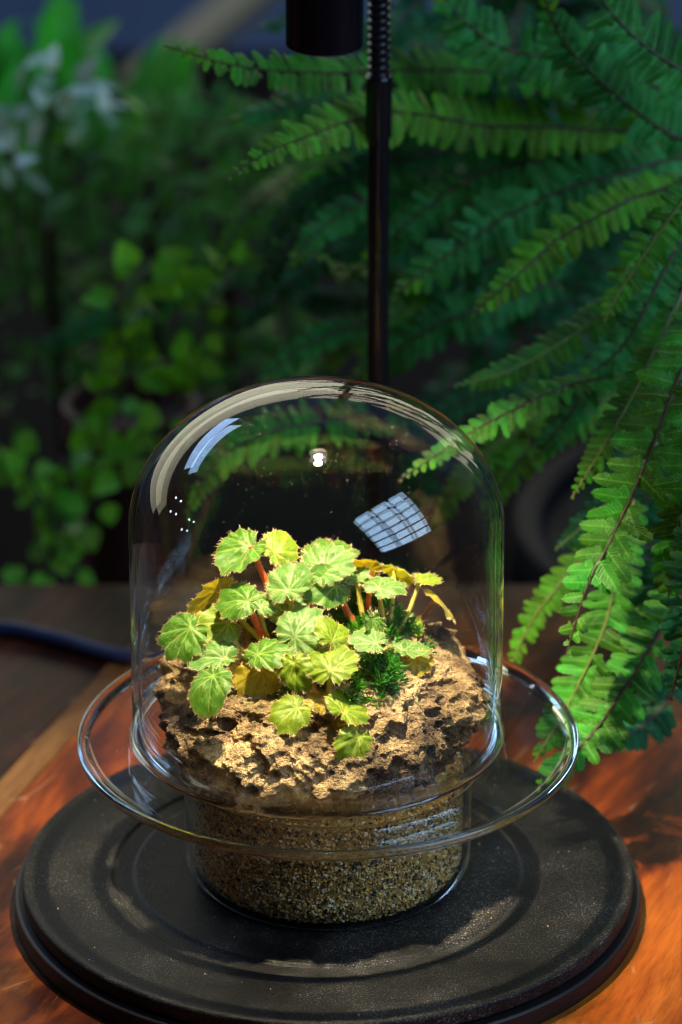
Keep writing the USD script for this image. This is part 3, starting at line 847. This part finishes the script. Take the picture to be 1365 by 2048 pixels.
# the flexible neck rises, arches forward and comes down into the head
neck = catmull([(gx, PY, sz - .001), (gx, PY, sz + .06), (gx, PY - .01, sz + .13), (gx - .004, PY - .10, sz + .20), ((gx + hx) / 2, hy + .05, hz + .19), (hx, hy + .004, hz + .13), (hx, hy, hz + .08)], 1500)
tl = np.linspace(0, 1, 1500) * 150 * 2 * math.pi
Tn = np.gradient(neck, axis=0)
Tn /= np.linalg.norm(Tn, axis=1, keepdims=True)
An = np.cross(Tn, [1, 0.02, 0])
An /= np.linalg.norm(An, axis=1, keepdims=True)
Bn = np.cross(Tn, An)
coil = neck + .0034 * (An * np.cos(tl)[:, None] + Bn * np.sin(tl)[:, None])
obj('gooseneck', join([tube(neck[::12], .0034, 14), tube(coil, .0011, 6)]), coil_m, lamp, smooth=True)
obj('base', revolve(rounded([(0, .0003), (.036, .0003), (.037, .004), (.034, .012), (0, .012)], .002, 4), 64, center=(gx, PY, 0)), lamp_m, lamp, smooth=40)

cab = catmull([P(-160, 1190, .21), P(0, 1212, .215), P(120, 1235, .205), P(260, 1288, .19), P(420, 1300, .20), P(640, 1200, .24)], 60)
cab[:, 2] = .0031
obj('power_cable', tube(cab, .0030, 12), cable_m, smooth=True, label='dark blue cable lying on the table behind the cloche', category='cable')


# ------------------------------------------------------------------ fern
def leaflet(l, w, seed, detail=1):
    """One fern leaflet along +x from its stalk, upper side +z: a narrowing oblong with an ear at its base and a scalloped edge."""
    r_ = np.random.default_rng(seed)
    n = 12 if detail else 6
    t = np.linspace(0, 1, n)
    half = w / 2 * np.where(t < .10, .55 + t / .10 * .45, 1 - .28 * np.clip((t - .10) / .75, 0, 1)) * np.sqrt(np.clip(1 - np.clip((t - .70) / .30, 0, 1) ** 2, 0, 1))
    half = np.maximum(half, w * .02)
    sc = 1 + (.09 * np.cos(np.arange(n) * math.pi) * (t > .15) if detail else 0)
    up = half * sc * np.where((t > .02) & (t < .20), 1.38, 1)
    dn = half * sc
    cx = t * l
    bend = .12 * l * t ** 1.6 * r_.uniform(-.3, 1)
    z = -l * (.22 * t ** 2) * r_.uniform(-.1, 1.5) + .03 * l * np.sin(t * 7 + r_.uniform(0, 6))
    tw = r_.normal() * .25
    v = np.vstack([np.stack([cx, bend + up, z - .16 * up + tw * up * t], 1), np.stack([cx, bend, z + .03 * w], 1), np.stack([cx, bend - dn, z - .16 * dn - tw * dn * t], 1)])
    f = []
    for r in range(2):
        for i in range(n - 1):
            a, b = r * n + i, (r + 1) * n + i
            f += [[a, b, b + 1], [a, b + 1, a + 1]]
    return v, np.array(f)


LEAFLETS_LEFT = [290]


def frond(plant, pts, hw, mat, face, separate=False, dots=False, rachis=None, gap=None, curl=0, name='frond', seed=0, detail=1, droop=.25):
    """pts: (px, py, depth) from base to tip; hw: half width in photograph pixels at the widest."""
    r_ = np.random.default_rng(seed)
    path = catmull([P(*p) for p in pts], 90)
    seg = np.r_[0, np.cumsum(np.linalg.norm(np.diff(path, axis=0), axis=1))]
    L = seg[-1]
    h = hw * .88 / SC
    gap = gap or h * .37
    N = max(10, int(L / gap))
    fr = xform(name, plant)
    rad_ = np.linspace(.00085, .0003, 90)
    obj('rachis', tube(path, rad_, 6), rachis or rachis_m, fr, smooth=True)
    T = np.gradient(path, axis=0)
    T /= np.linalg.norm(T, axis=1, keepdims=True)
    loose, dm, tips = [], [], []
    for k in range(N):
        for side in (1, -1):
            s_ = (k + .5 + .25 * side) / N
            s_ = 1 - (1 - s_) ** 1.0
            if r_.uniform() < .03:
                continue
            i = min(int(s_ * 89), 88)
            t = T[i]
            nrm = np.asarray(face, float) - t * (np.asarray(face) @ t)
            nrm /= np.linalg.norm(nrm)
            lat = np.cross(nrm, t) * side
            prof = min(1, .55 + s_ * 1.6) * (1 - max(0, (s_ - .50) / .50) ** 2.6) ** .85
            prof = max(prof, .14)
            l = h * prof * r_.uniform(.80, 1.10)
            w = min(gap * 1.28, l * .75) * r_.uniform(.85, 1.1) if s_ < .9 else min(gap * .9, l * .8)
            sweep = .20 + .55 * s_ ** 2 + r_.normal() * .13
            dx = lat * math.cos(sweep) + t * math.sin(sweep)
            dz = nrm + lat * (-droop * .4 + r_.normal() * .14) + t * r_.normal() * .14
            dz -= dx * (dz @ dx)
            dz /= np.linalg.norm(dz)
            dy = np.cross(dz, dx)
            v, f = leaflet(l, w, seed * 997 + k * 2 + (side > 0), detail)
            if side < 0:
                v[:, 1] *= -1
                f = f[:, ::-1]
            W = v @ np.stack([dx, dy, dz]) + path[i] + dx * .0003
            if dots:
                n9 = len(v) // 3
                for q in list(range(1, n9)) + list(range(2 * n9 + 1, 3 * n9)):
                    c = W[q] * .94 + W[n9 + (q % n9)] * .06 + dz * .0002
                    c2 = (W[q] + W[q - 1]) / 2 * .94 + (W[n9 + q % n9] + W[n9 + q % n9 - 1]) / 2 * .06 + dz * .0002
                    for cc in ((c,) if q % 2 else ()):
                        dm.append((cc + np.array([[1, 0, 0], [-.5, .8, 0], [-.5, -.8, 0], [0, 0, 1]]) @ np.stack([dx, dy, dz]) * .00013, np.array([[0, 1, 3], [1, 2, 3], [2, 0, 3]])))
            if mat in (fern_m, fern_near_m) and s_ > .90:
                tips.append((W, f))
            elif separate and LEAFLETS_LEFT[0] > 0:
                LEAFLETS_LEFT[0] -= 1
                toned(obj('leaflet', (W, f), mat, fr, smooth=True), [(W, f)])
            else:
                loose.append((W, f))
    if loose:
        toned(obj('leaflets', join(loose), mat, fr, smooth=True, kind='stuff'), loose)
    if tips:
        toned(obj('tip_leaflets', join(tips), fern_young_lit_m, fr, smooth=True, kind='stuff'), tips)
    if dm:
        obj('lime_dots', join(dm), dot_m, fr, smooth=False, kind='stuff')
    return fr


fern = thing('fern', 'sword fern with long arching fronds hanging on the right behind the cloche', 'fern')
V = np.array([-.12, -.80, .58])       # fronds mostly face the viewer and the window
VT = np.array([-.25, -.55, .80])
NG = fern_near_m
G, YG, DG = fern_m, fern_young_lit_m, fern_dark_m
g_ = rachis_g_m
F = [
    # points (px, py, depth) from base to tip, half width, material, facing, separate, dots, rachis
    ([(1440, 560, .10), (1365, 740, .07), (1284, 946, .05), (1226, 1073, .04), (1178, 1166, .03), (1132, 1311, .02)], 94, NG, V, 1, 1, None),
    ([(1420, 1120, .07), (1365, 1190, .06), (1328, 1249, .05), (1262, 1359, .04), (1187, 1465, .03), (1073, 1578, .015)], 80, NG, V, 1, 0, None),
    ([(1270, 1000, .08), (1237, 1126, .065), (1213, 1245, .055), (1152, 1381, .045), (1068, 1526, .03)], 66, NG, V, 1, 0, g_),
    ([(1330, 745, .17), (1240, 753, .14), (1139, 770, .11), (1029, 819, .10), (932, 871, .095), (853, 924, .09), (796, 962, .09)], 58, NG, VT, 1, 1, None),
    ([(1400, 350, .20), (1304, 385, .18), (1250, 404, .17), (1119, 477, .16), (1041, 546, .15), (941, 630, .14)], 66, YG, V, 1, 0, None),
    ([(1400, 310, .24), (1333, 321, .23), (1260, 341, .22), (1138, 375, .21), (1012, 434, .20), (895, 511, .19), (780, 596, .18)], 92, G, V, 1, 0, None),
    ([(1370, 580, .12), (1305, 713, .10), (1262, 800, .09), (1218, 876, .08), (1143, 997, .07)], 48, NG, V, 0, 0, g_),
    ([(1300, 305, .26), (1226, 307, .25), (1090, 321, .24), (992, 336, .23), (895, 385, .23), (783, 477, .22), (700, 560, .22)], 76, G, V, 0, 0, None),
    ([(1240, 1000, .13), (1143, 1140, .10), (1068, 1236, .09), (1012, 1355, .08)], 42, YG, V, 0, 0, g_),
    ([(1380, 520, .18), (1300, 560, .17), (1190, 640, .16), (1100, 700, .15), (1010, 745, .14), (908, 772, .13)], 62, NG, VT, 0, 0, g_),
    ([(1400, 260, .26), (1250, 262, .245), (1104, 253, .23), (973, 251, .22), (861, 231, .21), (783, 224, .195), (700, 241, .175), (615, 272, .15), (538, 303, .13), (450, 358, .11)], 80, YG, (.10, -.72, .66), 0, 0, None),
    ([(1300, 180, .29), (1150, 160, .27), (1000, 142, .26), (800, 140, .23), (640, 145, .20), (470, 130, .17), (328, 90, .15)], 70, NG, (.10, -.72, .66), 0, 0, None),
    ([(1380, 200, .24), (1250, 150, .23), (1104, 117, .22), (1012, 97, .22), (943, 54, .22), (895, 0, .22), (860, -60, .22)], 92, G, V, 0, 0, None),
    ([(1400, 290, .20), (1330, 262, .20), (1250, 205, .19), (1180, 140, .19), (1120, 70, .19), (1085, -20, .19)], 78, G, V, 0, 0, None),
    ([(1420, 170, .17), (1365, 140, .17), (1290, 90, .17), (1220, 20, .17), (1185, -50, .17)], 84, G, V, 0, 0, None),
    ([(1430, 330, .13), (1365, 404, .12), (1304, 487, .115), (1245, 575, .11), (1209, 642, .105)], 58, NG, V, 0, 0, g_),
    ([(1120, 560, .26), (944, 623, .24), (870, 653, .235), (788, 701, .23), (690, 770, .23)], 70, G, V, 0, 0, None),
    ([(1300, 720, .22), (1178, 823, .19), (1072, 885, .18), (993, 985, .17), (968, 1050, .17)], 58, YG, V, 0, 0, None),
    ([(1100, 820, .20), (980, 900, .18), (915, 975, .17), (865, 1060, .17)], 44, YG, V, 0, 0, g_),
    ([(1000, 640, .28), (870, 590, .27), (740, 560, .27), (680, 528, .22), (612, 500, .21)], 50, NG, VT, 0, 0, None),
    ([(700, 320, .34), (600, 340, .33), (520, 400, .29), (465, 470, .27), (432, 540, .26)], 48, YG, V, 0, 0, None),
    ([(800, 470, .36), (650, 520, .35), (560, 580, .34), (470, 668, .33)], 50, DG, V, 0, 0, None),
    ([(420, 560, .42), (300, 610, .41), (170, 655, .40), (45, 712, .39)], 44, G, V, 0, 0, None),
    ([(860, 820, .20), (740, 830, .17), (640, 845, .155), (520, 870, .145), (430, 930, .14), (372, 1035, .14)], 66, NG, V, 0, 0, None),
    ([(900, 560, .33), (800, 620, .32), (740, 680, .31), (690, 690, .31), (640, 760, .31)], 40, YG, V, 0, 0, None),
    ([(1420, 880, .10), (1385, 1000, .09), (1345, 1110, .08), (1290, 1230, .075), (1240, 1330, .07)], 70, DG, V, 0, 0, None),
    ([(1440, 1180, .10), (1400, 1290, .09), (1350, 1380, .08), (1290, 1450, .07), (1215, 1500, .06)], 66, DG, V, 0, 0, None),
    ([(1420, 680, .20), (1365, 800, .18), (1310, 940, .16), (1270, 1080, .15), (1190, 1180, .14)], 66, DG, V, 0, 0, None),
    ([(1440, 640, .05), (1400, 800, .04), (1375, 960, .03), (1350, 1100, .03), (1335, 1215, .03)], 74, NG, V, 0, 0, None),
    ([(1330, 860, .14), (1260, 960, .12), (1180, 1040, .11), (1110, 1100, .105)], 44, DG, V, 0, 0, g_),
    ([(1340, 640, .16), (1250, 700, .15), (1170, 790, .145), (1110, 870, .14), (1060, 930, .14)], 50, G, V, 0, 0, None),
    ([(1150, 480, .27), (1030, 560, .255), (930, 600, .25), (850, 660, .245), (770, 760, .24)], 62, G, V, 0, 0, None),
    ([(1250, 620, .25), (1130, 700, .235), (1020, 760, .23), (930, 800, .225), (840, 860, .22)], 56, DG, V, 0, 0, None),
    ([(1390, 440, .16), (1340, 520, .15), (1290, 620, .14), (1240, 700, .135), (1150, 770, .13)], 60, G, V, 0, 0, None),
    ([(1200, 60, .30), (1050, 200, .28), (930, 200, .27), (850, 180, .265), (790, 130, .26)], 64, DG, V, 0, 0, None),
    ([(1250, 330, .28), (1100, 420, .26), (980, 520, .25), (880, 560, .245), (800, 540, .24)], 66, DG, V, 0, 0, None),
    ([(900, 300, .30), (760, 330, .28), (640, 380, .27), (560, 450, .265), (520, 520, .26)], 52, DG, V, 0, 0, None),
    ([(900, 420, .31), (780, 440, .30), (660, 440, .29), (560, 520, .285), (500, 620, .28)], 54, DG, V, 0, 0, None),
    ([(1440, 900, .03), (1400, 1060, .02), (1370, 1180, .02), (1365, 1300, .02), (1340, 1400, .02)], 60, DG, V, 0, 0, None),
    ([(980, 360, .27), (860, 380, .25), (740, 400, .24), (640, 460, .23), (570, 540, .22)], 56, G, V, 0, 0, None),
    ([(960, 200, .30), (820, 210, .28), (680, 200, .27), (560, 215, .26), (430, 250, .25)], 54, G, VT, 0, 0, None),
    ([(760, 640, .27), (680, 660, .25), (600, 700, .24), (520, 770, .23)], 44, G, V, 0, 0, None),
    ([(1000, 60, .34), (860, 90, .33), (720, 60, .32), (600, 40, .31), (500, 60, .30)], 50, DG, VT, 0, 0, None),
    ([(1400, 450, .30), (1280, 560, .28), (1150, 660, .27), (1050, 760, .26), (960, 860, .26)], 74, DG, V, 0, 0, None),
]
for k, (pts, hw, mat, face, sep, dots, rach) in enumerate(F):
    frond(fern, pts, hw, mat, face, bool(sep), bool(dots), rach, seed=k + 1)
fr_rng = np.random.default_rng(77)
for k in range(46):       # darker green fronds deep inside the plant
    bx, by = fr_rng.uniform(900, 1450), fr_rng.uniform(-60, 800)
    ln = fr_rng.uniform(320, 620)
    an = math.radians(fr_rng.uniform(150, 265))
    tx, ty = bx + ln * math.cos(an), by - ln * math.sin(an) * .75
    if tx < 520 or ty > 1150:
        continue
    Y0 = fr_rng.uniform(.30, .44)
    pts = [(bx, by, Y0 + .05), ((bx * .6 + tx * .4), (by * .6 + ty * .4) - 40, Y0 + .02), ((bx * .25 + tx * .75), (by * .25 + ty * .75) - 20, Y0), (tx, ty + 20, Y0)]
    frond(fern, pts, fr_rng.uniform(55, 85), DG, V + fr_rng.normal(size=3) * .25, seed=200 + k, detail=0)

# the fern's dark pot
pc = P(1320, 900, .36)
pot = thing('planter', 'dark glossy round pot half hidden under the fern fronds', 'plant pot')
pr = [(.0, -.129), (.085, -.129), (.112, -.08), (.124, -.02), (.120, .035), (.114, .055), (.122, .062), (.117, .066), (.109, .060), (.107, .045), (0, .045)]
pr = [(r_, (z_ + .129) * .5 - .129) for r_, z_ in pr]
obj('bowl', revolve(rounded(pr, .006, 5), 96, center=(.20, .395, 0)), pot_m, pot, smooth=40)
obj('soil', revolve([(0, -.0385), (.107, -.041)], 60, center=(.20, .395, 0)), soil_m, pot, smooth=True)

# ------------------------------------------------------------------ plants on the left, out of focus
def oval(l, w, seed, cup=.15, n=10, tipped=.7):
    t = np.linspace(0, 1, n)
    half = w / 2 * np.sin(np.pi * t ** tipped) ** .75
    half[0] = half[-1] = w * .02
    z = -cup * l * t ** 2
    v = np.vstack([np.stack([t * l, half, z + half * .25], 1), np.stack([t * l, 0 * t, z], 1), np.stack([t * l, -half, z + half * .25], 1)])
    f = []
    for r in range(2):
        for i in range(n - 1):
            a, b = r * n + i, (r + 1) * n + i
            f += [[a, b, b + 1], [a, b + 1, a + 1]]
    return v, np.array(f)


def put_leaf(plant, base, direction, normal, l, w, mat, seed, cup=.15, tipped=.7):
    dx = np.asarray(direction, float)
    dx /= np.linalg.norm(dx)
    dz = np.asarray(normal, float) - dx * (np.asarray(normal) @ dx)
    dz /= np.linalg.norm(dz)
    v, f = oval(l, w, seed, cup, tipped=tipped)
    return toned(obj('leaf', (v @ np.stack([dx, np.cross(dz, dx), dz]) + base, f), mat, plant, smooth=True), [(v, f)])


def img_dir(deg):
    a = math.radians(deg)
    return RIGHT * math.cos(a) + UP * math.sin(a)


bl = np.random.default_rng(5)


def vine(label, pts, n_leaf, size, mat=vine_m):
    pl = thing('trailing_vine', label, 'vine')
    path = catmull([P(*p) for p in pts], 60)
    obj('stem', tube(path, .0009, 6), vine_stem_m, pl, smooth=True)
    for k in range(n_leaf):
        i = int((k + .5) / n_leaf * 59)
        s_ = size / SC * bl.uniform(.75, 1.2)
        dv = img_dir(bl.uniform(0, 360)) + FWD * bl.uniform(-.3, .3)
        stalk = path[i] + dv * s_ * .35
        put_leaf(pl, stalk, dv, -FWD + UP * .5 + bl.normal(size=3) * .35, s_, s_ * .92, mat, k, .1, .62)
        obj('stalk', tube(np.array([path[i], stalk]), .0006, 5), vine_stem_m, pl, smooth=True)
    return pl


vine('round leaved vine drooping from the middle left above the fallen tendrils', [(330, 520, .36), (270, 560, .34), (235, 640, .33), (260, 740, .33), (210, 800, .33), (190, 900, .33), (170, 960, .33)], 34, 66)
vine('round leaved vine sprig hanging just left of the cloche top', [(470, 540, .34), (420, 600, .32), (390, 680, .31), (370, 760, .31), (330, 850, .31), (240, 960, .31), (150, 1040, .31)], 30, 68)
vine('round leaved vine trailing lowest at the left edge', [(-60, 900, .34), (30, 920, .33), (80, 990, .32), (110, 1080, .31), (70, 1160, .31), (20, 1190, .31)], 24, 62)
vine('short round leaved vine by the low left stems', [(250, 760, .36), (180, 900, .35), (110, 1010, .33), (130, 1110, .33), (150, 1150, .33)], 18, 58)

broad = thing('broad_leaf_plant', 'bright green broad leaved plant in the blurred top left corner', 'plant')
for k in range(26):
    px, py = bl.uniform(-60, 330), bl.uniform(60, 330)
    put_leaf(broad, P(px, py + 60, .62 + bl.uniform(-.04, .06)), img_dir(bl.uniform(50, 150)) - FWD * bl.uniform(-.3, .4), -FWD + UP * .8 + bl.normal(size=3) * .3, bl.uniform(150, 250) / SC * 1.15, bl.uniform(70, 110) / SC * 1.1, broad_m, k, .2)
obj('stem', tube(catmull([P(120, 700, .66), P(130, 400, .66), P(110, 120, .64)], 12), .004, 8), vine_stem_m, broad, smooth=True)

var = thing('variegated_plant', 'white variegated leafy plant at the upper left edge', 'plant')
for k, (px, py) in enumerate([(100, 150), (70, 180), (140, 190), (190, 200), (120, 230), (60, 140), (175, 240), (210, 215), (0, 250), (20, 330), (40, 350), (5, 300), (30, 230), (-10, 200), (90, 215), (160, 165)]):
    for j in range(2):
        put_leaf(var, P(px + bl.uniform(-12, 12), py + bl.uniform(-12, 12), .46 + bl.uniform(-.02, .02)), img_dir(bl.uniform(0, 360)) - FWD * .2, -FWD + UP * .9 + bl.normal(size=3) * .3, bl.uniform(60, 90) / SC, bl.uniform(34, 48) / SC, varieg_m, k, .2)
obj('stem', tube(catmull([P(90, 640, .5), P(80, 400, .49), P(110, 190, .47)], 12), .0015, 7), vine_stem_m, var, smooth=True)
obj('stem', tube(catmull([P(60, 600, .5), P(30, 450, .49), P(15, 280, .47)], 12), .0015, 7), vine_stem_m, var, smooth=True)

bush = thing('bushy_plant', 'dense small leaved dark bush filling the left between the vines', 'shrub')
lo = []
for k in range(1150):
    px, py = bl.uniform(-120, 640), bl.uniform(190, 860)
    if py > 560 and bl.uniform() < (.75 if px < 250 else .45):
        continue
    Y = .50 + .10 * bl.uniform() + (.05 if px < 250 else 0)
    dv = img_dir(bl.uniform(0, 360)) + FWD * bl.uniform(-.4, .4)
    dx = dv / np.linalg.norm(dv)
    nz = -FWD + UP * .6 + bl.normal(size=3) * .4
    dz = nz - dx * (nz @ dx)
    dz /= np.linalg.norm(dz)
    l = bl.uniform(30, 95) / SC
    v, f = oval(l, l * bl.uniform(.4, .6), k, .2, n=6)
    lo.append((v @ np.stack([dx, np.cross(dz, dx), dz]) + P(px, py, Y), f))
toned(obj('foliage', join(lo), bushy_m, bush, smooth=True, kind='stuff'), lo)
for q in ((100, 450), (300, 350), (450, 380)):
    obj('stem', tube(catmull([P(q[0] + 30, 900, .56), P(q[0] + 10, 650, .56), P(q[0], q[1], .55)], 10), .003, 7), rachis_m, bush, smooth=True)

rp_ = P(262, 900, .40)
rpot = thing('clay_pot', 'dark red clay pot in the shadows left of the cloche', 'plant pot')
obj('wall', revolve(rounded([(.0, -.129), (.018, -.129), (.026, .0), (.030, .0), (.030, .017), (.026, .017), (.024, .006), (0, .006)], .002, 4), 64, center=(rp_[0], .41, 0)), redpot_m, rpot, smooth=40)

# a pale roof timber far behind, crossing the gap above the plants
ba, bb = P(330, 130, 1.25), P(560, -60, 1.25)
obj('timber_beam', tube(np.array([ba - (bb - ba) * .25, bb + (bb - ba) * .6]), .014, 4), beam_m, smooth=False, label='pale wooden beam blurred in the gap at the top left', category='beam')

# ------------------------------------------------------------------ the room's window and bulbs, seen mirrored in the glass
wx = rect_axes = None
wpos, wtgt = np.array([1.65, -.85, 1.65]), np.array([.1, .1, .2])
wz = (wpos - wtgt) / np.linalg.norm(wpos - wtgt)
wxx = np.cross([0, 0, 1], wz)
wxx /= np.linalg.norm(wxx)
wy = np.cross(wz, wxx)
WB = np.stack([wxx, wy, wz])
win = thing('window', 'window with dark glazing bars mirrored in the back of the cloche', 'window')
for u0, v0, u1, v1 in [(-.80, -.75, -.75, .75), (.75, -.75, .80, .75), (-.75, .70, .75, .75), (-.75, -.75, .75, -.70)]:
    bv, bf = box((u0, v0, -.06), (u1, v1, -.02))
    obj('frame', (bv @ WB + wpos, bf), frame_m, win, smooth=False)
for u0, v0, u1, v1 in [(-.31, -.699, -.23, .699), (.19, -.699, .27, .699)]:
    bv, bf = box((u0, v0, -.05), (u1, v1, -.03))
    obj('glazing_bar', (bv @ WB + wpos, bf), frame_m, win, smooth=False)
for v0 in (-.47, -.23, 0, .23, .47):
    bv, bf = box((-.749, v0 - .022, -.028), (.749, v0 + .022, -.022))
    obj('glazing_bar', (bv @ WB + wpos, bf), frame_m, win, smooth=False)
bulb_m = M('cool_bulb', {'e': ('emission', {'color': (.62, .70, 1.0), 'strength': 60.0})}, surface='e.emission')
BULBS = [(-1.254, 0.356, 0.466), (-1.181, 0.428, 0.615), (-1.316, 0.016, 0.436), (-1.257, 0.012, 0.631)]
for (bx, by, bz), where in zip(BULBS, ('upper left', 'topmost', 'lowest', 'lower right')):
    ic = trimesh.creation.icosphere(2, .017)
    obj('ceiling_bulb', (np.array(ic.vertices) + [bx, by, bz], np.array(ic.faces)), bulb_m, smooth=True, label=f'cool white bulb mirrored as the {where} of four dots in the cloche', category='bulb', group='bulbs mirrored in the cloche')
